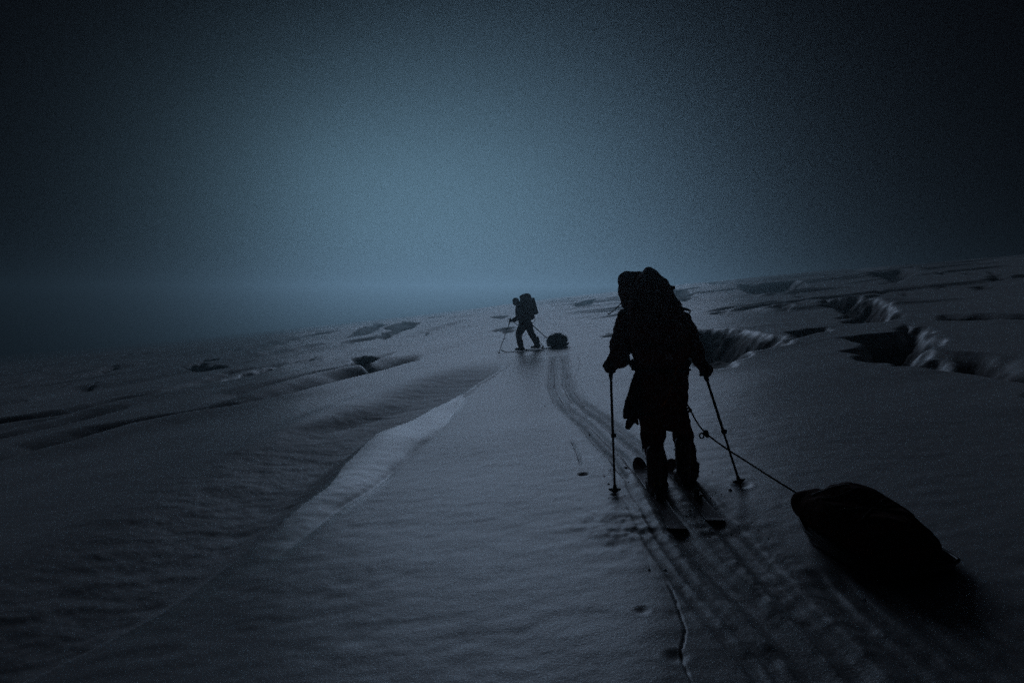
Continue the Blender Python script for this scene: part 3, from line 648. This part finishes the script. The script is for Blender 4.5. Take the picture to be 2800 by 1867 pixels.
for py, xl_, xr_, dp in ((676, 1452, 1548, .15), (662, 1450, 1542, .165), (646, 1456, 1532, .16), (634, 1466, 1516, .13), (622, 1478, 1504, .09), (614, 1487, 1494, .05)):
    l_, r_ = P(xl_, py, 5.31), P(xr_, py, 5.31); secs.append(((l_.x + r_.x) / 2, 5.31, l_.z, (r_.x - l_.x) / 2, dp))
ellipses(bm, secs, 22, 2.4); lid = fused('lid', bm, 'pack', pk, .010, 1, .008, 12, 109)
bm = BM(); tube(bm, curve_pts([P(1492, 641, 5.15), P(1503, 652, 5.14), P(1517, 663, 5.15), P(1520, 690, 5.10)]), .006, 6, .4); obj('lid_strap', bm, 'webbing', pk)
bm = BM(); tube(bm, curve_pts([P(1463, 700, 5.12), P(1461, 672, 5.15), P(1466, 662, 5.16), P(1474, 661, 5.15)]), .005, 6, .4); obj('lid_strap', bm, 'webbing', pk)
bm = BM(); box(bm, P(1527, 650, 5.26), (.05, .05, .06)); bmesh.ops.bevel(bm, geom=bm.edges[:], offset=.012, segments=2, affect='EDGES'); obj('side_buckle', bm, 'packdark', pk)
bm = BM(); ball(bm, P(1546, 661, 5.28), (.016, .02, .018)); tube(bm, [P(1536, 656, 5.28), P(1547, 660, 5.28)], .008, 6); obj('strap_toggle', bm, 'packdark', pk)
for py, x0, x1 in ((735, 1448, 1578), (790, 1452, 1582)):
    bm = BM(); tube(bm, curve_pts([P(x0, py, 5.22), P(1470, py + 3, 5.10), P(1515, py + 5, 5.055), P(1562, py + 4, 5.10), P(x1, py, 5.22)]), .010, 6, .35); obj('compression_strap', bm, 'webbing', pk)
bm = BM(); ellipses(bm, [(*P(1573, 815, 5.25)[:], .035, .06), (*P(1572, 770, 5.24)[:], .045, .07), (*P(1562, 726, 5.25)[:], .04, .06), (*P(1553, 705, 5.27)[:], .02, .03)], 14, 2.4); fused('side_pocket', bm, 'pack', pk, .01, 2, .006, 14, 111)
bm = BM(); tube(bm, curve_pts([P(1553, 700, 5.34), P(1567, 708, 5.36), P(1580, 711, 5.38), P(1585, 714, 5.38), P(1583, 721, 5.38)]), [.02] * 6 + [.018] * 6 + [.014] * 6 + [.012, .011, .010, .009, .007, .006, .004], 8, .6); obj('shoulder_strap', bm, 'packdark', pk)
bm = BM(); tube(bm, curve_pts([P(1448, 706, 5.38), P(1432, 712, 5.40), P(1424, 720, 5.40), P(1418, 724, 5.40)]), [.018] * 6 + [.016] * 6 + [.012] * 6 + [.006], 8, .6); obj('shoulder_strap', bm, 'packdark', pk)
bm = BM(); tube(bm, curve_pts([P(1426, 697, 5.42), P(1418, 705, 5.40), P(1408, 715, 5.40), P(1398, 721, 5.40)]), .004, 6); ball(bm, P(1398, 721, 5.40), (.008,) * 3); obj('drink_tube', bm, 'packdark', pk)
for x0, x1 in ((1450, 1470), (1562, 1584)):
    bm = BM(); tube(bm, curve_pts([P((x0 + x1) / 2, 826, 5.25), P(x0 if x0 < 1500 else x1 - 4, 832, 5.32), P(x0 + 6 if x0 < 1500 else x1 - 8, 842, 5.42)]), .026, 8, .5); obj('hip_belt', bm, 'packdark', pk)
# mittens clipped to the harness on the left hip
for pts, w, lb in (([(1462, 856), (1456, 890), (1449, 918), (1441, 942)], (.018, .034, .040, .036), 'dark mitten hanging at the left hip, the upper one pointing out'), ([(1468, 900), (1462, 930), (1456, 952), (1448, 968)], (.018, .036, .040, .034), 'dark mitten hanging at the left hip, the lower one')):
    yy = 5.30; pp = [P(a, b_, yy) for a, b_ in pts]
    o = empty('mitten', pp[-1], lb, 'mitten', 'mittens hanging from the harness')
    bm = BM(); limb(bm, pp, w); d = (pp[-1] - pp[-2]).normalized(); limb(bm, [pp[-1], pp[-1] + d * .05], [w[-1] * .9, .022]); limb(bm, [pp[2], pp[2] + Vector((.03, 0, -.07))], [.022, .014])
    fused('shell', bm, 'glove', o, .008, 2, .004, 20, 113)
    bm = BM(); tube(bm, curve_pts([P(1466, 850, 5.32), pp[0] + Vector((.006, -.02, .01)), pp[0]]), .004, 6); obj('cord', bm, 'webbing', o)
    bm = BM(); hoop(bm, pp[1], .037, .037, .006); obj('cuff', bm, 'webbing', o)
# a loose strap beside the left knee
bm = BM(); tube(bm, curve_pts([P(1474, 985, 5.33), P(1475, 1010, 5.32), P(1477, 1038, 5.32)]), [.004] * 6 + [.016] * 6 + [.012], 6, .3); obj('dangling_strap', bm, 'webbing', near)

GP = 'ski poles of the near skier'
def gpt(px, py): x, y = G(px, py); return Vector((x, y, H(x, y) - .01))
make_pole(P(1402, 836, 5.46), gpt(1413, 1133), 'ski pole in the left hand of the near skier, nearly upright', GP, fat=1.15)
make_pole(P(1615, 844, 5.44), gpt(1704, 1116), 'slanting ski pole in the right hand of the near skier', GP, fat=1.15)

# ------------------------------------------------------------------ near sled
SF, SB = Vector((1.93, 4.16, 0)), Vector((2.03, 3.38, 0)); ax = (SF - SB); SLn = ax.length; ax.normalize(); sd = Vector((ax.y, -ax.x, 0))
zf, zb_ = H(SF.x, SF.y), H(SB.x, SB.y)
def spt(t, s, h):                   # t 0 rear .. 1 front
    c = SB + ax * SLn * t + sd * s; zc = zb_ + (zf - zb_) * t + SL * .6 * (sd * s).x
    return Vector((c.x, c.y, zc + h * .80 - .02))
sled = empty('sled', spt(.5, 0, 0), 'loaded dark pulk sled under a lashed cover, towed behind the near skier', 'sled', 'towed sleds')
bm = BM(); rings = []
for t, w, h, lift in ((-.06, .20, .13, .05), (-.02, .235, .12, .02), (.1, .255, .115, 0), (.4, .265, .115, 0), (.7, .255, .12, 0), (.88, .21, .14, .02), (.98, .13, .17, .07), (1.03, .05, .19, .12)):
    rings.append([spt(t, -w, h), spt(t, -w * .86, lift + .02), spt(t, -w * .6, lift), spt(t, 0, lift), spt(t, w * .6, lift), spt(t, w * .86, lift + .02), spt(t, w, h), spt(t, w * .5, h + .004), spt(t, -w * .5, h + .004)])
ring_loft(bm, rings); hull = obj('hull', bm, 'hull', sled)
for s in (-1, 1):
    bm = BM(); tube(bm, [spt(t, s * w, h) for t, w, h in ((-.06, .20, .132), (-.02, .235, .122), (.1, .257, .117), (.4, .267, .117), (.7, .257, .122), (.88, .212, .142), (.98, .132, .172))], .010, 8); obj('rim', bm, 'hull', hull)
bm = BM(); tube(bm, [spt(-.06, -.20, .132), spt(-.085, -.1, .128), spt(-.09, 0, .127), spt(-.085, .1, .128), spt(-.06, .20, .132)], .010, 8); obj('rim', bm, 'hull', hull)
bm = BM()
def csec(t, w, h, z0=.10, n=18, sq=2.3, off=0):
    rg = []
    for k in range(n):
        a = 2 * math.pi * k / n; c, s = math.cos(a), math.sin(a)
        rg.append(spt(t, off + w * math.copysign(abs(c) ** (2 / sq), c), z0 + h * .5 + h * .5 * math.copysign(abs(s) ** (2 / sq), s)))
    return rg
ring_loft(bm, [csec(.0, .17, .13), csec(.10, .22, .185), csec(.25, .235, .21), csec(.4, .25, .25), csec(.55, .255, .275), csec(.7, .25, .29), csec(.82, .235, .265), csec(.92, .225, .235), csec(1.0, .185, .19, .12)])
ball(bm, spt(.72, .05, .33), (.16, .17, .065)); ball(bm, spt(.93, -.10, .22), (.13, .12, .10)); ball(bm, spt(.35, .06, .30), (.14, .2, .05)); ball(bm, spt(.12, .10, .20), (.09, .12, .06))
cover = fused('cover', bm, 'tarp', sled, .012, 3, .013, 7, 121)
# lashing that follows the cover
from mathutils.bvhtree import BVHTree
bv = BVHTree.FromPolygons([v.co + wloc(sled) for v in cover.data.vertices], [p.vertices[:] for p in cover.data.polygons])
def drape(a, b_, n=14, lift=.004):
    o_ = []
    for k in range(n + 1):
        p = a.lerp(b_, k / n); q = p + Vector((0, 0, .5)); c = spt(.5, 0, .18)
        hit = bv.ray_cast(q + (q - c) * .15, ((c + (p - c) * .4) - q).normalized())
        if hit[0] is not None: o_.append(hit[0] + hit[1] * lift)
    return o_
for m_, r_, a, b_ in (('cord', .0045, spt(.97, -.26, .1), spt(.86, .05, .1)), ('webbing', .005, spt(.74, -.27, .1), spt(.70, .27, .1)), ('webbing', .005, spt(.42, -.27, .1), spt(.40, .27, .1)), ('webbing', .005, spt(.15, -.24, .1), spt(.62, .27, .1)), ('webbing', .005, spt(.15, .24, .1), spt(.55, -.27, .1))):
    pts = drape(a, b_)
    if len(pts) > 3: bm = BM(); tube(bm, pts, r_, 6); obj('lashing', bm, m_, sled)
bm = BM(); tube(bm, curve_pts([spt(.0, .12, .17), spt(-.02, .14, .16), spt(-.04, .16, .15), spt(-.06, .17, .145)]), [.05] * 6 + [.045] * 6 + [.03] * 6 + [.008], 10, .35); obj('cover_tail', bm, 'tarp', sled)

# tow rope with its knot, ring and carabiner
A0, A1, A2 = P(1544, 876, 5.23), P(1578, 928, 5.12), P(1621, 994, 4.86)
A3 = spt(1.0, -.06, .20)
rope = empty('tow_rope', A3, 'taut tow rope from the near skier\'s harness down to the sled', 'rope', 'tow ropes')
mid = A2.lerp(A3, .5) - Vector((0, 0, .012))
bm = BM(); tube(bm, curve_pts([A0, A1, A2, mid, A3], 8), .0062, 8); obj('line', bm, 'rope', rope)
bm = BM(); ball(bm, A2, (.022, .022, .024)); ball(bm, A2 + Vector((.012, 0, -.02)), (.016, .016, .016)); fused('knot', bm, 'rope', rope, .006, 1)
bm = BM(); c = A2 + Vector((-.030, -.005, -.018)); tube(bm, [c + Vector((.016 * math.cos(t), 0, .018 * math.sin(t))) for t in np.linspace(0, 2 * math.pi, 17)], .006, 6); obj('ring', bm, 'metal', rope)
bm = BM(); tube(bm, curve_pts([A0 + Vector((-.012, -.01, 0)), A0 + Vector((-.03, -.015, .035)), A0 + Vector((-.012, -.015, .052)), A0 + Vector((.018, -.015, .022)), A0 + Vector((0, -.01, -.004)), A0 + Vector((-.012, -.01, 0))]), .005, 6); obj('carabiner', bm, 'metal', rope)
bm = BM(); tube(bm, curve_pts([A0, P(1540, 892, 5.20), P(1532, 915, 5.20), P(1519, 934, 5.215)]), .006, 6); tube(bm, curve_pts([P(1556, 840, 5.2), P(1550, 858, 5.215), A0]), .005, 6); obj('sling', bm, 'orange', rope)

# ------------------------------------------------------------------ far skier, walking to the left
K = .001796
FX, FY = G(1206, 806)
KF = K * FY / 21.9
FZ = H(FX, FY)
def Q(cx, cy, dy=0): return Vector((FX + (cx - 860) * KF, FY + dy, FZ + (1316 - cy) * KF))
far = empty('person', Vector((FX, FY, FZ)), 'person in profile striding left, leaning forward under a pack, far ahead', 'person', 'ski tourers crossing the glacier')
hf = Vector((-.80, .60, 0)).normalized(); sv = Vector((hf.y, -hf.x, 0))
DN, DFA = -.12, .14                 # near side and far side of the body
hd = Q(690, 440)
bm = BM(); add_head(bm, hd, Vector((-1, -.05, 0)), 1.0, .38)
limb(bm, [hd + Vector((.02, 0, -.06)), Q(760, 545)], [.055, .06]); limb(bm, [Q(765, 560), Q(800, 650), Q(850, 760), Q(880, 800)], [.09, .115, .115, .12])
limb(bm, [Q(760, 575, DN), Q(745, 690, DN - .04), Q(615, 760, DN)], [.055, .043, .03]); limb(bm, [Q(770, 575, DFA), Q(800, 690, DFA + .05), Q(850, 770, DFA + .06)], [.055, .043, .03])
limb(bm, [Q(850, 800, DN * .6), Q(755, 1000, DN * .6), Q(785, 1230, DN * .6)], [.09, .06, .045]); limb(bm, [Q(920, 820, DFA * .6), Q(985, 1030, DFA * .6), Q(1090, 1230, DFA * .6)], [.085, .06, .045])
fused('body', bm, 'skin', far, .014, 2)
bm = BM()
limb(bm, [Q(765, 565), Q(790, 640), Q(830, 720), Q(860, 790), Q(885, 850)], [.15, .175, .185, .185, .17]); ball(bm, Q(742, 630), (.10, .13, .14)); ball(bm, Q(880, 850), (.17, .16, .12))
limb(bm, [Q(745, 585, DN), Q(738, 660, DN - .05), Q(742, 722, DN - .05), Q(690, 752, DN - .02), Q(645, 768, DN)], [.10, .09, .082, .07, .055])
limb(bm, [Q(770, 585, DFA), Q(800, 690, DFA + .05), Q(850, 770, DFA + .06)], [.085, .07, .05])
fused('jacket', bm, 'jacket', far, .014, 3, .008, 10, 131)
bm = BM(); ball(bm, hd + Vector((.005, 0, .042)), (.112, .096, .098)); ball(bm, hd + Vector((.05, 0, -.01)), (.085, .092, .085)); limb(bm, [hd + Vector((.075, 0, -.05)), Q(770, 540)], [.08, .10]); ball(bm, hd + Vector((-.09, 0, .055)), (.03, .07, .014))
fused('cap', bm, 'jacket', far, .010, 2)
bm = BM()
ball(bm, Q(875, 820), (.165, .16, .13))
limb(bm, [Q(830, 840, DN * .6), Q(790, 920, DN * .6), Q(752, 1000, DN * .6), Q(752, 1080, DN * .6), Q(770, 1180, DN * .6), Q(782, 1225, DN * .6)], [.15, .132, .116, .100, .092, .086])
limb(bm, [Q(915, 840, DFA * .6), Q(945, 920, DFA * .6), Q(975, 1010, DFA * .6), Q(1030, 1090, DFA * .6), Q(1070, 1180, DFA * .6), Q(1085, 1225, DFA * .6)], [.14, .122, .108, .098, .092, .086])
fused('trousers', bm, 'trousers', far, .014, 2, .008, 10, 133)
# skis and boots
sg = 'skis of the far skier'
fc1 = Vector((Q(800, 1316).x, FY + DN * .6, 0)); fc2 = Vector((Q(1085, 1316).x, FY + DFA * .6 + .12, 0))
s1, a1, z1 = make_ski('ski', (fc1 - hf * .9).xy, (fc1 + hf * .86).xy, 'leading ski under the far skier, tip pointing left', sg)
s2, a2, z2 = make_ski('ski', (fc2 - hf * .9).xy, (fc2 + hf * .86).xy, 'trailing ski under the far skier, next to the small sled', sg)
h1 = Vector((Q(840, 1316).x, fc1.y - .02, s1.location.z + .022)); h2 = Vector((Q(1130, 1316).x, fc2.y - .12, s2.location.z + .022))
make_boot(far, h1, Vector((-.97, .24, 0)).normalized(), tab=False); make_boot(far, h2, Vector((-.97, .24, 0)).normalized(), lift=.03, tab=False)
tp1, bt1 = Q(592, 775, DN), Q(382, 1412, DN - .02)
bt1.z = H(bt1.x, bt1.y) - .01
for c, axv, b_, e in ((Q(598, 765, DN), tp1 - bt1, Vector((.9, -.2, .3)), Q(650, 766, DN)), (Q(852, 775, DFA + .06), Vector((-.3, 0, 1)), Vector((.3, .6, .3)), Q(835, 760, DFA + .06))):
    bm = BM(); add_glove(bm, c, axv, b_, .022, 1.2); limb(bm, [c + (e - c) * .5, e], [.042, .045]); fused('glove', bm, 'glove', far, .008, 2)
make_pole(tp1, bt1, 'far skier\'s front pole with hooked pick above the hand', 'ski poles of the far skier', pick=True, fat=1.2)
bt2 = Q(1206, 1262, DFA + .1); bt2.z = max(bt2.z - .02, H(bt2.x, bt2.y) - .01)
make_pole(Q(862, 745, DFA + .07), bt2, 'far skier\'s rear pole slanting back beside the trailing leg', 'ski poles of the far skier', fat=1.2)
# pack
fp = empty('backpack', Q(900, 730), 'square topped dark backpack with foam mat worn by the far skier', 'backpack', 'backpacks of the ski tourers')
def slab(bm, pts, y0, y1):          # an outline in the walking plane with real depth
    rings = []
    for y_, s in ((y0, .86), (y0 + .05, 1), (y1 - .05, 1), (y1, .86)):
        cx = sum(p[0] for p in pts) / len(pts); cy = sum(p[1] for p in pts) / len(pts)
        rings.append([Q(cx + (p[0] - cx) * s, cy + (p[1] - cy) * s, y_) for p in pts])
    ring_loft(bm, rings)
bm = BM(); slab(bm, [(765, 400), (790, 372), (960, 372), (985, 450), (1030, 650), (1030, 728), (985, 757), (900, 740), (830, 660), (770, 520)], -.17, .17); fused('main_bag', bm, 'pack', fp, .013, 3, .006, 10, 141)
bm = BM(); slab(bm, [(758, 340), (782, 318), (860, 290), (915, 284), (950, 305), (970, 345), (972, 385), (860, 395), (765, 380)], -.16, .16); fused('lid', bm, 'pack', fp, .011, 2, .005, 12, 143)
bm = BM(); slab(bm, [(968, 368), (1018, 362), (1024, 372), (1097, 628), (1092, 644), (1040, 664), (1028, 655)], -.2, .2); fused('foam_mat', bm, 'foam', fp, .011, 1)
bm = BM(); tube(bm, curve_pts([Q(800, 420, -.16), Q(735, 520, -.15), Q(728, 620, -.15), Q(790, 700, -.17)]), .022, 8, .4); obj('shoulder_strap', bm, 'packdark', fp)
bm = BM(); tube(bm, curve_pts([Q(985, 740, -.15), Q(900, 790, -.18), Q(800, 800, -.16), Q(740, 800, -.04)]), .028, 8, .5); obj('hip_belt', bm, 'packdark', fp)
for cy_ in (480, 600):
    bm = BM(); tube(bm, [Q(800, cy_, -.172), Q(900, cy_ + 5, -.182), Q(1040, cy_, -.21)], .009, 6, .4); obj('compression_strap', bm, 'webbing', fp)
bm = BM(); tube(bm, curve_pts([Q(1035, 735, -.05), Q(1032, 770, -.06), Q(1005, 800, -.06), Q(975, 815, -.04)]), .006, 6); obj('loose_strap', bm, 'webbing', fp)
# leash from the hand to the belt
bm = BM(); tube(bm, curve_pts([Q(660, 792, DN - .02), Q(690, 822, DN - .02), Q(726, 852, DN), Q(765, 850, -.10)]), .014, 8); o = obj('leash', bm, 'rope')
tag(o, 'short dark leash between the far skier\'s front hand and belt', 'leash')

# far sled, seen from its rear end
SC = Q(1428, 1352, .25); fzs = H(SC.x, SC.y + .2); SC.z = fzs
kx = KF
fs = empty('sled', SC, 'small humped dark sled following the far skier', 'sled', 'towed sleds')
fa = Vector((-.35, .94, 0)).normalized(); fsd = Vector((fa.y, -fa.x, 0))
def fpt(t, s, h): c = SC + fa * (t - .5) * 1.0 + fsd * s; return Vector((c.x, c.y, SC.z + SL * (c.x - SC.x) + h))
bm = BM(); rings = []
for t, w, h, lift in ((-.05, .21, .12, .03), (.05, .25, .12, 0), (.4, .265, .115, 0), (.7, .25, .12, 0), (.9, .19, .15, .03), (1.02, .07, .19, .11)):
    rings.append([fpt(t, -w, h), fpt(t, -w * .85, lift + .02), fpt(t, 0, lift), fpt(t, w * .85, lift + .02), fpt(t, w, h), fpt(t, 0, h + .004)])
ring_loft(bm, rings); obj('hull', bm, 'hull', fs)
bm = BM()
def fsec(t, w, h, z0=.09, n=16, sq=2.3):
    rg = []
    for k in range(n):
        a = 2 * math.pi * k / n; c, s = math.cos(a), math.sin(a)
        rg.append(fpt(t, w * math.copysign(abs(c) ** (2 / sq), c), z0 + h * .5 + h * .5 * math.copysign(abs(s) ** (2 / sq), s)))
    return rg
ring_loft(bm, [fsec(0, .17, .16), fsec(.12, .235, .25), fsec(.3, .26, .30), fsec(.5, .262, .33), fsec(.7, .25, .31), fsec(.88, .20, .24), fsec(.97, .12, .16)])
ball(bm, fpt(.45, .04, .38), (.12, .2, .06)); fused('cover', bm, 'tarp', fs, .014, 3, .013, 8, 151)
for t in (.25, .6):
    bm = BM(); tube(bm, [fpt(t, .275 * math.cos(a), .25 + .19 * math.sin(a) if math.sin(a) > -.2 else .2) for a in np.linspace(-.1, math.pi + .1, 15)], .007, 6); obj('lashing', bm, 'webbing', fs)
B0, B3 = Q(975, 838, -.02), fpt(1.0, -.05, .24)
fr = empty('tow_rope', B3, 'tow rope from the far skier back to the small sled', 'rope', 'tow ropes')
bm = BM(); tube(bm, curve_pts([B0, B0.lerp(B3, .35) - Vector((0, 0, .006)), B0.lerp(B3, .7) - Vector((0, 0, .012)), B3]), [.016] * 6 + [.014] * 6 + [.015] * 6 + [.011], 8); obj('line', bm, 'rope', fr)
T = B0.lerp(B3, .74); bm = BM(); tube(bm, [T, T + Vector((-.006, 0, -.05)), T + Vector((-.012, 0, -.11))], [.006, .018, .016], 8, .5); obj('tag', bm, 'webbing', fr)

# ------------------------------------------------------------------ clods of broken snow along the trails
bm = BM()
for pl, n, wd, s0, s1 in ((SKL[:3], 45, .30, .004, .011), (SKR[:3], 25, .24, .004, .010), (TRK, 20, .34, .004, .010), (SLD, 10, .3, .004, .009)):
    seg = np.hypot(*np.diff(pl, axis=0).T); 
    for _ in range(n):
        k = random.choices(range(len(seg)), seg)[0]; t = random.random(); p = pl[k] * (1 - t) + pl[k + 1] * t
        d = (pl[k + 1] - pl[k]) / seg[k]; o_ = random.choice((-1, 1)) * (.08 + wd * random.random() ** 1.6)
        x, y = p[0] + d[1] * o_, p[1] - d[0] * o_; r_ = random.uniform(s0, s1) * (1.8 if random.random() < .05 else 1)
        v0 = len(bm.verts); bmesh.ops.create_icosphere(bm, subdivisions=1, radius=r_, matrix=Matrix.Translation((x, y, H(x, y) + r_ * .05)) @ Matrix.Diagonal((1, random.uniform(.7, 1.4), .7, 1)))
        bm.verts.ensure_lookup_table()
        for v in bm.verts[v0:]: v.co += Vector((random.uniform(-1, 1), random.uniform(-1, 1), random.uniform(-1, 1))) * r_ * .3
o = obj('snow_clods', bm, 'snow'); tag(o, 'loose crumbs of broken snow scattered along the ski trails', 'snow', kind='stuff')

# ------------------------------------------------------------------ the air
zmin, zmax = float(GCO[:, 2].min()), float(GCO[:, 2].max())
bm = BM(); box(bm, (0, 0, (zmin - 1 + zmax + 1) / 2), (940, 940, zmax - zmin + 2))
hz = obj('haze', bm, 'snow', None, False); tag(hz, 'thin even fog lying over the glacier', 'haze', kind='stuff')
m = bpy.data.materials.new('haze'); m.use_nodes = True; t = m.node_tree; t.nodes.clear()
mo = t.nodes.new('ShaderNodeOutputMaterial'); pv = t.nodes.new('ShaderNodeVolumePrincipled')
pv.inputs['Color'].default_value = (.48, .66, .72, 1); pv.inputs['Density'].default_value = .0042; pv.inputs['Anisotropy'].default_value = .85
t.links.new(pv.outputs[0], mo.inputs['Volume']); hz.data.materials.clear(); hz.data.materials.append(m)
